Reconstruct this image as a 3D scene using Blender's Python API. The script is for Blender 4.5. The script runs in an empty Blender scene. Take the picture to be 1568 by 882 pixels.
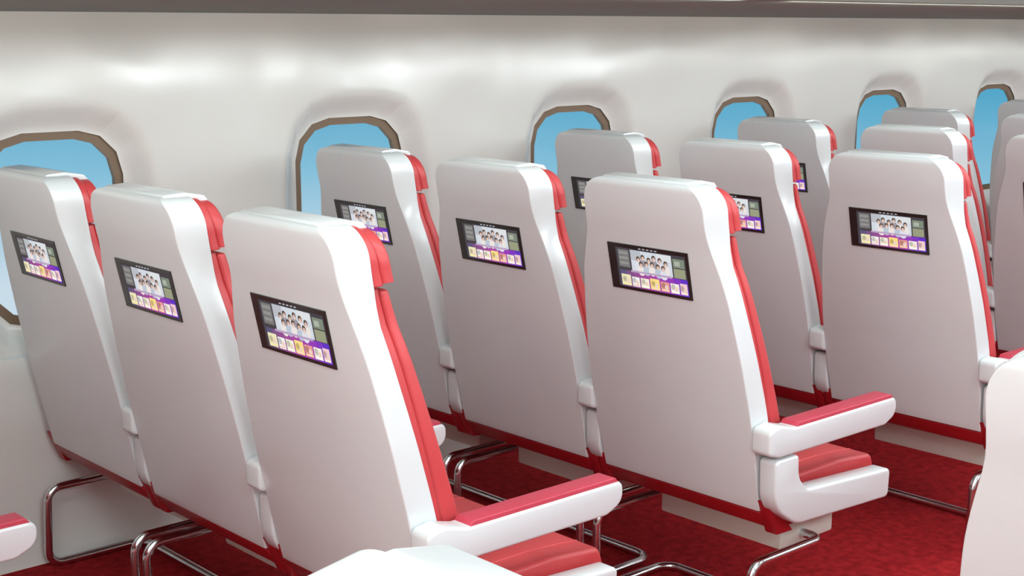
import bpy, bmesh, math
from mathutils import Vector, Matrix
R = math.radians
scene = bpy.context.scene
coll = scene.collection
PITCH, SP = 0.906, 0.52
CAMH = 1.345

# ---------------------------------------------------------------- materials
def newmat(name):
    m = bpy.data.materials.new(name); m.use_nodes = True
    nt = m.node_tree; nt.nodes.clear()
    out = nt.nodes.new('ShaderNodeOutputMaterial')
    b = nt.nodes.new('ShaderNodeBsdfPrincipled')
    nt.links.new(b.outputs[0], out.inputs[0])
    return m, nt, b
def coords(nt, scale=1.0):
    tc = nt.nodes.new('ShaderNodeTexCoord')
    mp = nt.nodes.new('ShaderNodeMapping')
    nt.links.new(tc.outputs['Object'], mp.inputs[0])
    mp.inputs['Scale'].default_value = (scale,)*3
    return mp.outputs[0]
def noisy(nt, vec, s, d=3):
    n = nt.nodes.new('ShaderNodeTexNoise'); n.inputs['Scale'].default_value = s
    n.inputs['Detail'].default_value = d
    nt.links.new(vec, n.inputs['Vector']); return n
def mat(name, c1, c2=None, scale=20, rough=0.4, metal=0, bump=0, bscale=None, coat=0, sheen=0, detail=3, bdist=0.01, spec=0.5, bdet=2):
    m, nt, b = newmat(name)
    v = coords(nt)
    if c2 is None: c2 = tuple(x*0.96 for x in c1)
    n = noisy(nt, v, scale, detail)
    r = nt.nodes.new('ShaderNodeValToRGB')
    r.color_ramp.elements[0].position = .35; r.color_ramp.elements[1].position = .65
    r.color_ramp.elements[0].color = (*c1, 1); r.color_ramp.elements[1].color = (*c2, 1)
    nt.links.new(n.outputs['Fac'], r.inputs[0]); nt.links.new(r.outputs[0], b.inputs['Base Color'])
    b.inputs['Roughness'].default_value = rough; b.inputs['Metallic'].default_value = metal
    b.inputs['Coat Weight'].default_value = coat; b.inputs['Coat Roughness'].default_value = .18
    b.inputs['Sheen Weight'].default_value = sheen
    b.inputs['Specular IOR Level'].default_value = spec
    if bump:
        n2 = noisy(nt, v, bscale or scale, bdet)
        bp = nt.nodes.new('ShaderNodeBump'); bp.inputs['Strength'].default_value = bump
        bp.inputs['Distance'].default_value = bdist
        nt.links.new(n2.outputs['Fac'], bp.inputs['Height']); nt.links.new(bp.outputs[0], b.inputs['Normal'])
    return m
def emis(name, c, s=1.0):
    m = bpy.data.materials.new(name); m.use_nodes = True
    nt = m.node_tree; nt.nodes.clear()
    out = nt.nodes.new('ShaderNodeOutputMaterial'); e = nt.nodes.new('ShaderNodeEmission')
    e.inputs[0].default_value = (*c, 1); e.inputs[1].default_value = s
    nt.links.new(e.outputs[0], out.inputs[0]); return m

M_white = mat('seat_white_plastic', (.645,.685,.70), (.63,.67,.685), 6, rough=.26, coat=.25)
M_red   = mat('seat_red_leather', (.55,.055,.060), (.51,.049,.054), 12, rough=.42, bump=.08, bscale=220, bdist=.002)
M_reds  = mat('seat_red_shell', (.34,.010,.016), (.30,.008,.014), 10, rough=.4)
M_pad   = mat('armrest_pad', (.50,.05,.085), (.46,.045,.075), 12, rough=.45)
M_base  = mat('seat_base_cream', (.63,.67,.60), None, 6, rough=.5)
M_chrome= mat('chrome_tube', (.70,.74,.76), None, 4, rough=.16, metal=1)
M_black = mat('screen_bezel', (.02,.018,.018), None, 10, rough=.15)
M_wall  = mat('sidewall_plastic', (.765,.785,.75), (.755,.775,.74), 2, rough=.25, bump=.46, bscale=3.0, bdist=.07, coat=.4, bdet=.8)
M_wall2 = mat('endwall_plastic', (.72,.76,.75), None, 2, rough=.5)
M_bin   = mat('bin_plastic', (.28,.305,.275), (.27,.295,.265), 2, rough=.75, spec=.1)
M_ceil  = mat('ceiling_plastic', (.72,.76,.75), None, 2, rough=.5)
M_frame = mat('window_frame_tan', (.21,.145,.09), (.19,.13,.08), 8, rough=.5)
M_carpet= mat('red_carpet', (.22,.008,.011), (.36,.015,.019), 40, rough=.95, bump=.5, bscale=140, bdist=.006, detail=5, spec=.1)

# ---------------------------------------------------------------- mesh helpers
def finish(me, mats, ang=35, smooth=True):
    for m in mats: me.materials.append(m)
    if smooth:
        for p in me.polygons: p.use_smooth = True
        me.set_sharp_from_angle(angle=R(ang))
    return me
def bake(me, bevel=0.0, seg=3, ang=40, subsurf=0):
    ob = bpy.data.objects.new('tmp', me); coll.objects.link(ob)
    if bevel:
        b = ob.modifiers.new('b', 'BEVEL'); b.width = bevel; b.segments = seg
        b.limit_method = 'ANGLE'; b.angle_limit = R(ang)
    if subsurf:
        s = ob.modifiers.new('s', 'SUBSURF'); s.levels = subsurf
    dg = bpy.context.evaluated_depsgraph_get(); dg.update()
    out = bpy.data.meshes.new_from_object(ob.evaluated_get(dg))
    bpy.data.objects.remove(ob); bpy.data.meshes.remove(me)
    return out
def fillet(pts, rad, n=6, closed=True):
    out = []; N = len(pts)
    for i, p in enumerate(pts):
        p = Vector(p); r = rad[i] if isinstance(rad, (list, tuple)) else rad
        if (not closed and i in (0, N-1)) or r <= 0: out.append(p); continue
        a = Vector(pts[i-1])-p; b = Vector(pts[(i+1) % N])-p
        ang = a.angle(b)
        t = min(r/math.tan(ang/2), a.length*.49, b.length*.49)
        A = p+a.normalized()*t; B = p+b.normalized()*t
        rr = t*math.tan(ang/2); bis = (a.normalized()+b.normalized()).normalized()
        C = p+bis*math.hypot(t, rr)
        va, vb = A-C, B-C; om = va.angle(vb)
        for k in range(n+1):
            s = k/n
            out.append(C+(va*math.sin((1-s)*om)+vb*math.sin(s*om))/math.sin(om))
    return out
def loft(sections):
    bm = bmesh.new(); rows = [[bm.verts.new(p) for p in s] for s in sections]
    n = len(rows[0])
    for a, b in zip(rows, rows[1:]):
        for i in range(n):
            bm.faces.new((a[i], a[(i+1) % n], b[(i+1) % n], b[i]))
    bm.faces.new(rows[0][::-1]); bm.faces.new(rows[-1])
    bmesh.ops.recalc_face_normals(bm, faces=bm.faces)
    me = bpy.data.meshes.new('m'); bm.to_mesh(me); bm.free(); return me
def prism(pts_xz, y0, y1):
    bm = bmesh.new()
    a = [bm.verts.new((p[0], y0, p[1])) for p in pts_xz]
    b = [bm.verts.new((p[0], y1, p[1])) for p in pts_xz]
    n = len(a)
    for i in range(n): bm.faces.new((a[i], a[(i+1) % n], b[(i+1) % n], b[i]))
    bm.faces.new(a[::-1]); bm.faces.new(b)
    bmesh.ops.recalc_face_normals(bm, faces=bm.faces)
    me = bpy.data.meshes.new('m'); bm.to_mesh(me); bm.free(); return me
def tube(pts, r, closed=False):
    cu = bpy.data.curves.new('c', 'CURVE'); cu.dimensions = '3D'
    s = cu.splines.new('POLY'); s.points.add(len(pts)-1)
    for q, p in zip(s.points, pts): q.co = (*p, 1)
    s.use_cyclic_u = closed
    cu.bevel_depth = r; cu.bevel_resolution = 4; cu.use_fill_caps = True
    ob = bpy.data.objects.new('t', cu); coll.objects.link(ob)
    dg = bpy.context.evaluated_depsgraph_get(); dg.update()
    me = bpy.data.meshes.new_from_object(ob.evaluated_get(dg))
    bpy.data.objects.remove(ob); return me
def join(meshes):
    bm = bmesh.new()
    for m in meshes: bm.from_mesh(m)
    me = bpy.data.meshes.new('j'); bm.to_mesh(me); bm.free(); return me
def box(x0, x1, y0, y1, z0, z1): return prism([(x0,z0),(x1,z0),(x1,z1),(x0,z1)], y0, y1)
def interp(tab, z):
    if z <= tab[0][0]: return tab[0][1]
    for (a, va), (b, vb) in zip(tab, tab[1:]):
        if z <= b:
            s = (z-a)/(b-a); return va+(vb-va)*s
    return tab[-1][1]
def smooth_tab(tab, n=60, it=14):
    z0, z1 = tab[0][0], tab[-1][0]
    f = [interp(tab, z0+(z1-z0)*i/n) for i in range(n+1)]
    for _ in range(it):
        f = [f[0]]+[(f[i-1]+2*f[i]+f[i+1])/4 for i in range(1, n)]+[f[-1]]
    return [(z0+(z1-z0)*i/n, f[i]) for i in range(n+1)]
def sec(xb, xf, wb, wf, rb, rf, z, n=5):
    base = [(xb,-wb,0),(xf,-wf,0),(xf,wf,0),(xb,wb,0)]
    pts = fillet(base, [rb, rf, rf, rb], n)
    return [(p.x, p.y, z) for p in pts]

# ---------------------------------------------------------------- seat parts (origin: floor, rear foot of back shell, x forward)
Z0, ZT = .325, 1.029
XB = smooth_tab([(.325,0),(.905,-.1235),(.945,-.1345),(1.06,-.1540)], 90, 3)
def xb(z): return interp(XB, z)
WB = smooth_tab([(.325,.229),(.45,.235),(.56,.234),(.66,.227),(.74,.217),(.81,.206),(.865,.190),(.905,.175),(.93,.171),(1.05,.170)], 60, 3)
def topround(z, zt, r):
    zc = zt-r
    if z <= zc: return 0
    return r-math.sqrt(max(0, r*r-(z-zc)**2))
def levels(a, b, n, zt=None, r=.07, m=12):
    if zt is None: return [a+(b-a)*i/n for i in range(n+1)]
    out = [a+(zt-r-a)*i/n for i in range(n)]
    for i in range(m+1): out.append(zt-r+r*math.sin(math.pi/2*i/m*.95))
    return out
DEP = smooth_tab([(.325,.062),(.5,.060),(.80,.051),(.89,.053),(.94,.062),(1.05,.064)])
def front_flare(z): return .017*min(1, max(0, (z-.86)/.07))
secs = []
for z in levels(Z0, ZT, 40, ZT, .055):
    t = topround(z, ZT, .055)
    fwd = topround(z, ZT, .014)*1.0
    secs.append(sec(xb(z)+fwd, xb(z)+interp(DEP, z), interp(WB, z)-t, interp(WB, z)+front_flare(z)-t, .003, .003, z))
shell = finish(bake(loft(secs), .0025, 3, 50), [M_white])

def cushion(za, zb, d0, d1, dw, zt=None, r=.05, extra=None, bev=.007, rf=.012):
    s = []
    for z in levels(za, zb, 18, zt, r):
        t = topround(z, zt, r) if zt else 0
        e = interp(extra, z) if extra else 0
        w = interp(WB, z)+front_flare(z)+dw-t
        s.append(sec(xb(z)+d0, xb(z)+d1+e, w, w-.004, .006, rf, z))
    return bake(loft(s), bev, 3, 50)
EX = smooth_tab([(.36,.030),(.5,.018),(.65,.008),(.8,.0),(.92,-.006)])
back_c = finish(join([cushion(.345,.924,.048,.078,-.010, extra=[(.36,.012),(.6,.005),(.92,0)]),
                      cushion(.345,.919,.075,.103,-.010, extra=EX)]), [M_red])
head_c = finish(join([cushion(.928,1.02,.058,.084,-.001, 1.023,.056),
                      cushion(.932,1.02,.080,.109,-.002, 1.017,.056, bev=.009, rf=.014)]), [M_red])
xt = xb(1.02)
prof = [(xt+.012,1.0255),(xt+.018,1.0325),(xt+.060,1.035),(xt+.103,1.027),(xt+.118,1.009),(xt+.116,.955),(xt+.110,.955),(xt+.103,1.003),(xt+.07,1.018)]
cover = finish(bake(prism([(p.x,p.y) for p in fillet([(a,b,0) for a,b in prof], .008, 4)], -.120, .120), .0025, 2, 50), [M_white])

cush_p = fillet([(.045,.29,0),(.414,.284,0),(.437,.325,0),(.424,.366,0),(.30,.378,0),(.045,.378,0)], [.01,.02,.02,.02,.1,.01], 5)
seat_c = bake(prism([(p.x,p.y) for p in cush_p], -.226, .226), .014, 4, 50)
seam = []
for s in (-1, 1):
    seam.append(tube([(.07,s*.17,.3775),(.28,s*.17,.3778),(.36,s*.17,.3725),(.415,s*.17,.3665)], .0018))
seat_c = finish(join([seat_c]+seam), [M_red])

pan_p = fillet([(.002,.322,0),(.028,.284,0),(.07,.268,0),(.37,.268,0),(.40,.292,0),(.03,.326,0)], [.002,.01,.02,.01,.01,.002], 4)
pan = bake(prism([(p.x,p.y) for p in pan_p], -.229, .229), .004, 2, 50)
lug = [(-.006,.352),(.028,.272),(.085,.270),(.06,.30),(.03,.345)]
pan = finish(join([pan, bake(prism(lug, -.2585, -.226), .003, 2, 50), bake(prism(lug, .226, .2585), .003, 2, 50)]), [M_reds])

def P2(l): return [(a,b,0) for a,b in l]
def side_frame(yc):
    h = .025
    C = fillet(P2([(-.018,.452),(-.016,.345),(.060,.295),(.409,.279),(.413,.347),(.095,.367),(.064,.40),(.062,.452)]),
               [.012,.07,.08,.014,.012,.03,.05,.01], 7)
    c = bake(prism([(p.x,p.y) for p in C], yc-h+.002, yc+h-.002), .006, 3, 40)
    A = fillet(P2([(-.044,.468),(-.044,.522),(-.006,.528),(.04,.516),(.421,.516),(.423,.474),(.38,.456),(-.01,.458)]),
               [.012,.014,.02,.03,.016,.03,.03,.02], 6)
    a = bake(prism([(p.x,p.y) for p in A], yc-h, yc+h), .006, 3, 40)
    return c, a
def pad_mesh(yc):
    A = fillet(P2([(.045,.510),(.055,.524),(.403,.524),(.415,.510)]), [.002,.008,.008,.002], 4)
    return bake(prism([(p.x,p.y) for p in A], yc-.022, yc+.022), .004, 3, 40)
frR = finish(join(side_frame(-.262)), [M_white]); padR = finish(pad_mesh(-.262), [M_pad])

basebox = finish(bake(box(.145,.345,-.18,.18,.185,.269), .006, 2, 50), [M_base])
yl, zt_, zf = .232, .209, .012
path = [(.225,-.178,zt_),(.225,-yl,zt_),(-.022,-yl,zt_),(-.030,-yl,zf),(.232,-yl,zf),(.232,yl,zf),(-.030,yl,zf),(-.022,yl,zt_),(.225,yl,zt_),(.225,.178,zt_)]
path = fillet(path, [0,.03,.035,.035,.045,.045,.035,.035,.03,0], 7, closed=False)
legs = finish(tube(path, .0105), [M_chrome], 60)

# screen
cols = {}
def em(c, s=1.0):
    k = tuple(c)+(s,)
    if k not in cols: cols[k] = emis('screen_colour_%d' % len(cols), c, s)
    return cols[k]
def build_screen():
    bm = bmesh.new(); mats = []
    def mi(m):
        if m not in mats: mats.append(m)
        return mats.index(m)
    def pt(u, v, off): return (-.119+.022*v-off*.978, .1155-.231*u, .885-.103*v-off*.21)
    def quad(u0,v0,u1,v1,off,m):
        f = bm.faces.new([bm.verts.new(pt(*q, off)) for q in ((u0,v0),(u0,v1),(u1,v1),(u1,v0))]); f.material_index = mi(m)
    def disc(u,v,ru,rv,off,m,n=12):
        f = bm.faces.new([bm.verts.new(pt(u+ru*math.cos(-2*math.pi*i/n), v+rv*math.sin(-2*math.pi*i/n), off)) for i in range(n)])
        f.material_index = mi(m)
    quad(0,0,1,1,.003,M_black)
    for q in [((0,0),(1,0)),((1,0),(1,1)),((1,1),(0,1)),((0,1),(0,0))]:
        f = bm.faces.new([bm.verts.new(pt(*q[0],.003)),bm.verts.new(pt(*q[1],.003)),bm.verts.new(pt(*q[1],-.002)),bm.verts.new(pt(*q[0],-.002))]); f.material_index = mi(M_black)
    o = .0034
    quad(.10,.08,.97,.93,o,em((.07,.06,.07)))
    quad(.13,.12,.27,.50,o+.0003,em((.20,.19,.19)))
    for i in range(3): quad(.145,.16+.11*i,.255,.22+.11*i,o+.0006,em((.30,.29,.28)))
    quad(.29,.10,.80,.56,o+.0003,em((.66,.70,.76)))
    quad(.29,.10,.42,.32,o+.0005,em((.50,.52,.56)))
    quad(.62,.10,.80,.24,o+.0005,em((.74,.76,.78)))
    quad(.815,.15,.955,.34,o+.0003,em((.22,.26,.20)))
    quad(.815,.36,.955,.56,o+.0003,em((.33,.34,.22)))
    quad(.835,.20,.90,.30,o+.0006,em((.42,.46,.38)))
    for i in range(10):
        s = i/9; quad(.13+.084*i,.57,.13+.084*(i+1),.93,o+.0003,em((round(.12+.28*math.sin(s*3.1),3),round(.10-.06*s,3),round(.20+.36*s,3))))
    tc = [(.85,.78,.50),(.90,.90,.88),(.90,.86,.70),(.95,.72,.25),(.80,.35,.30),(.92,.85,.75),(.88,.60,.62)]
    us = [(.14,.26),(.275,.37),(.385,.49),(.505,.62),(.635,.74),(.755,.86),(.875,.96)]
    for i, c in enumerate(tc):
        u0, u1 = us[i]; v0 = .66 if i % 3 == 0 else .69
        quad(u0,v0,u1,.90,o+.0006,em(c,1.0))
        m_ = (u0+u1)/2
        disc(m_-.02,.765,.026,.06,o+.0009,em(tuple(x*.6 for x in c)))
        disc(m_+.018,.80,.022,.05,o+.0010,em((.85,.66,.55)))
        quad(u0+.008,.855,u1-.008,.875,o+.0012,em(tuple(min(1,x*1.1+.05) for x in tc[(i+3)%7])))
    ppl = [(.385,.29,0),(.445,.24,1),(.52,.28,0),(.585,.22,1),(.66,.25,0),(.73,.30,2),(.42,.39,2),(.49,.37,3),(.56,.36,2),(.635,.385,3),(.70,.40,0)]
    shirts = [(.74,.74,.80),(.34,.32,.36),(.85,.78,.74),(.50,.57,.67)]
    for k,(u,v,c) in enumerate(ppl):
        e = o+.0008+.00025*k
        disc(u,v+.135,.046,.105,e,em(shirts[c]),14); disc(u+.001,v-.010,.026,.064,e+.0001,em((.12,.085,.07)))
        disc(u+.003,v+.014,.019,.046,e+.0002,em((.72,.50,.42)))
        disc(u+.004,v+.032,.009,.010,e+.0003,em((.90,.80,.76)),8)
    quad(.29,.53,.80,.572,o+.0042,em((.50,.36,.55)))
    for i in range(5): quad(.40+.05*i,.045,.43+.05*i,.065,o+.0003,em((.55,.55,.6)))
    me = bpy.data.meshes.new('screen'); bm.to_mesh(me); bm.free()
    for m in mats: me.materials.append(m)
    return me
screen = build_screen()

def seat(x, y):
    e = bpy.data.objects.new('airplane_seat', None); e.empty_display_size = .1
    e.location = (x, y, 0); coll.objects.link(e)
    parts = [('back_shell',shell),('backrest_cushion',back_c),('headrest_cushion',head_c),('headrest_cover',cover),
             ('seat_cushion',seat_c),('seat_pan',pan),('side_frame',frR),('armrest_pad',padR),
             ('seat_base',basebox),('leg_frame',legs),('seatback_screen',screen)]
    for n, m in parts:
        o = bpy.data.objects.new(n, m); o.parent = e; coll.objects.link(o)
    return e
XA = 1.417
for k in range(-1, 7):
    for j in range(3):
        seat(XA+PITCH*k, 2.0175+SP*j)
for k in range(0, 3):
    seat(XA+PITCH*k, .534)
seat(XA-PITCH+.065, .530)

# ---------------------------------------------------------------- cabin shell
X0, X1 = -2.2, 8.6
YL, YR = 3.42, -.90
def simple(name, me, m, smooth=False):
    finish(me, [m], 30, smooth); o = bpy.data.objects.new(name, me); coll.objects.link(o); return o
simple('floor', box(X0, X1, YR, YL+.05, -.05, 0), M_carpet)

WS, WC, ZC, HW, HH, RC = .916, .590, .845, .192, .244, .118
ZB, ZTOP = .545, 1.385
def rr_outline(hw, hh, rc, n=3):
    p = fillet([(hw,-hh,0),(hw,hh,0),(-hw,hh,0),(-hw,-hh,0)], rc, n); return [(q.x,q.y) for q in p]
def ray_poly(poly, ang):
    dx, dz = math.cos(ang), math.sin(ang); best = None
    for i in range(len(poly)):
        (ax,az),(bx,bz) = poly[i], poly[(i+1) % len(poly)]
        ex, ez = bx-ax, bz-az; den = dx*ez-dz*ex
        if abs(den) < 1e-9: continue
        t = (ax*ez-az*ex)/den; s = (ax*dz-az*dx)/den
        if t > 0 and -1e-6 <= s <= 1+1e-6 and (best is None or t < best): best = t
    return best
def wall_y(z):
    s = min(1, max(0, (z-1.12)/.265))
    return 3.352+.024*s*s*(1.6-.6*s)
OUT = rr_outline(HW, HH, RC, 3)
RECT = [(WS/2,ZB-ZC),(WS/2,ZTOP-ZC),(-WS/2,ZTOP-ZC),(-WS/2,ZB-ZC)]
angs = set(2*math.pi*i/96 for i in range(96))
for c in RECT: angs.add(math.atan2(c[1], c[0]) % (2*math.pi))
for c in OUT: angs.add(math.atan2(c[1], c[0]) % (2*math.pi))
angs = sorted(angs)
bm = bmesh.new()
Mrad = 26
for i in range(-3, 9):
    cx = WC+WS*i
    rings = []
    for a in angs:
        t0, t1 = ray_poly(OUT, a), ray_poly(RECT, a)
        col = []
        for k in range(Mrad+1):
            s = (k/Mrad)**1.5; t = t0+(t1-t0)*s; d = t-t0
            x, z = cx+t*math.cos(a), ZC+t*math.sin(a)
            q = min(1, d/min(.080, t1-t0)); sm = q*q*(3-2*q)
            y = wall_y(z)+(3.402-wall_y(z))*(1-sm)
            col.append(bm.verts.new((x, y, z)))
        rings.append(col)
    for a, b in zip(rings, rings[1:]+rings[:1]):
        for k in range(Mrad):
            bm.faces.new((a[k], a[k+1], b[k+1], b[k]))
bmesh.ops.remove_doubles(bm, verts=bm.verts, dist=.0004)
xs = [WC+WS*(-3.5)+WS*12*i/60 for i in range(61)]
pr = [(3.352,.545),(3.343,.541),(3.337,.530),(3.336,.50),(3.340,.30),(3.342,.10),(3.338,.03),(3.330,.0)]
rows = [[bm.verts.new((x, y, z)) for x in xs] for y, z in pr]
for a, b in zip(rows, rows[1:]):
    for i in range(len(xs)-1): bm.faces.new((a[i], a[i+1], b[i+1], b[i]))
bmesh.ops.recalc_face_normals(bm, faces=bm.faces)
me = bpy.data.meshes.new('wall'); bm.to_mesh(me); bm.free()
simple('wall_left', me, M_wall, True)
mg = bpy.data.materials.new('window_pane'); mg.use_nodes = True
nt = mg.node_tree; nt.nodes.clear()
o_ = nt.nodes.new('ShaderNodeOutputMaterial'); tr = nt.nodes.new('ShaderNodeBsdfTransparent'); gl = nt.nodes.new('ShaderNodeBsdfGlossy')
gl.inputs['Roughness'].default_value = .1; mx = nt.nodes.new('ShaderNodeMixShader'); mx.inputs[0].default_value = .04
nt.links.new(tr.outputs[0], mx.inputs[1]); nt.links.new(gl.outputs[0], mx.inputs[2]); nt.links.new(mx.outputs[0], o_.inputs[0])
def window_mesh():
    bm = bmesh.new()
    outer = rr_outline(HW+.03, HH+.03, RC+.02, 3); inner = rr_outline(HW-.021, HH-.021, RC-.012, 3)
    a = [bm.verts.new((x,.006,z)) for x,z in outer]; b = [bm.verts.new((x,.006,z)) for x,z in inner]
    c = [bm.verts.new((x,.022,z)) for x,z in inner]; n = len(a)
    for i in range(n):
        j = (i+1) % n
        bm.faces.new((a[i],a[j],b[j],b[i])); bm.faces.new((b[i],b[j],c[j],c[i]))
    d = [bm.verts.new((x,.018,z)) for x,z in rr_outline(HW-.020, HH-.020, RC-.012, 3)]
    f = bm.faces.new(d); f.material_index = 1
    me = bpy.data.meshes.new('window'); bm.to_mesh(me); bm.free()
    me.materials.append(M_frame); me.materials.append(mg); return me
wm = window_mesh()
for n, i in enumerate(range(-3, 9)):
    o = bpy.data.objects.new('window_%d' % (n+1), wm); o.location = (WC+WS*i, 3.402, ZC); coll.objects.link(o)

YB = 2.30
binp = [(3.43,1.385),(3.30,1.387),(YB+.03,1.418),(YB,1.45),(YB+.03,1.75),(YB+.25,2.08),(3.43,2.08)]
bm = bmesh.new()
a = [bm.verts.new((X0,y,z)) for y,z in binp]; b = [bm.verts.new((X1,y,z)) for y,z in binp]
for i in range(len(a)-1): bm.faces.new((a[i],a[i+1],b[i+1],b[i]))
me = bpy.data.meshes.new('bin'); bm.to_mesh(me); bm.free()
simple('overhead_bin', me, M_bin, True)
simple('ceiling', box(X0, X1, YR, YL, 2.08, 2.12), M_ceil)
simple('wall_right', box(X0, X1, YR-.05, YR, 0, 2.08), M_wall2)
simple('wall_back', box(X0-.05, X0, YR, YL, 0, 2.08), M_wall2)
simple('wall_front', box(X1, X1+.05, YR, YL, 0, 2.08), M_wall2)

# ---------------------------------------------------------------- lights
def area(name, loc, rot, sx, sy, power, col):
    l = bpy.data.lights.new(name, 'AREA'); l.shape = 'RECTANGLE'; l.size = sx; l.size_y = sy; l.energy = power; l.color = col
    o = bpy.data.objects.new(name, l); o.location = loc; o.rotation_euler = rot; coll.objects.link(o); return o
area('ceiling_light_strip', (3.2, 1.25, 2.06), (0,0,0), 10.0, .5, 92, (.90,1,.97))
for i in range(6):
    area('added_side_fill', (-1.2+1.7*i, -.55, 1.80), (R(74),0,0), .6, .35, 20, (.86,.95,1))  # added fill from the right for sidewall and seat sides, no fixture there
for i in range(6):
    area('added_wall_fill', (-1.2+1.7*i, 2.37, 1.409), (R(62),0,0), 1.5, .02, 2.4, (.96,1,.93))  # added strips out of view below the bin, brighten the sidewall
area('added_rear_fill', (-2.0, 1.2, 1.35), (R(80),0,R(-90)), 3.4, 1.2, 56, (.97,1,.90))  # added fill behind the camera, lifts the seat backs; not a cabin lamp

w = bpy.data.worlds.new('sky'); scene.world = w; w.use_nodes = True
nt = w.node_tree; nt.nodes.clear()
out = nt.nodes.new('ShaderNodeOutputWorld'); bg = nt.nodes.new('ShaderNodeBackground')
tc = nt.nodes.new('ShaderNodeTexCoord'); sx = nt.nodes.new('ShaderNodeSeparateXYZ'); mr = nt.nodes.new('ShaderNodeMapRange')
mr.inputs[1].default_value = -.17; mr.inputs[2].default_value = -.03
rp = nt.nodes.new('ShaderNodeValToRGB')
e = rp.color_ramp.elements; e[0].position = 0; e[0].color = (.60,.74,.84,1); e[1].position = 1; e[1].color = (.05,.36,.58,1)
m_ = e.new(.5); m_.color = (.24,.54,.72,1)
nt.links.new(tc.outputs['Generated'], sx.inputs[0]); nt.links.new(sx.outputs[2], mr.inputs[0])
nt.links.new(mr.outputs[0], rp.inputs[0]); nt.links.new(rp.outputs[0], bg.inputs[0]); nt.links.new(bg.outputs[0], out.inputs[0])
bg.inputs[1].default_value = 1.0

# ---------------------------------------------------------------- camera
cd = bpy.data.cameras.new('camera'); cam = bpy.data.objects.new('camera', cd); coll.objects.link(cam)
cam.location = (0,0,CAMH); cam.rotation_euler = (R(90-10.46), 0, R(-42)); cd.sensor_width = 36; cd.lens = 49.48; cd.clip_start = .05
scene.camera = cam
scene.view_settings.view_transform = 'Standard'
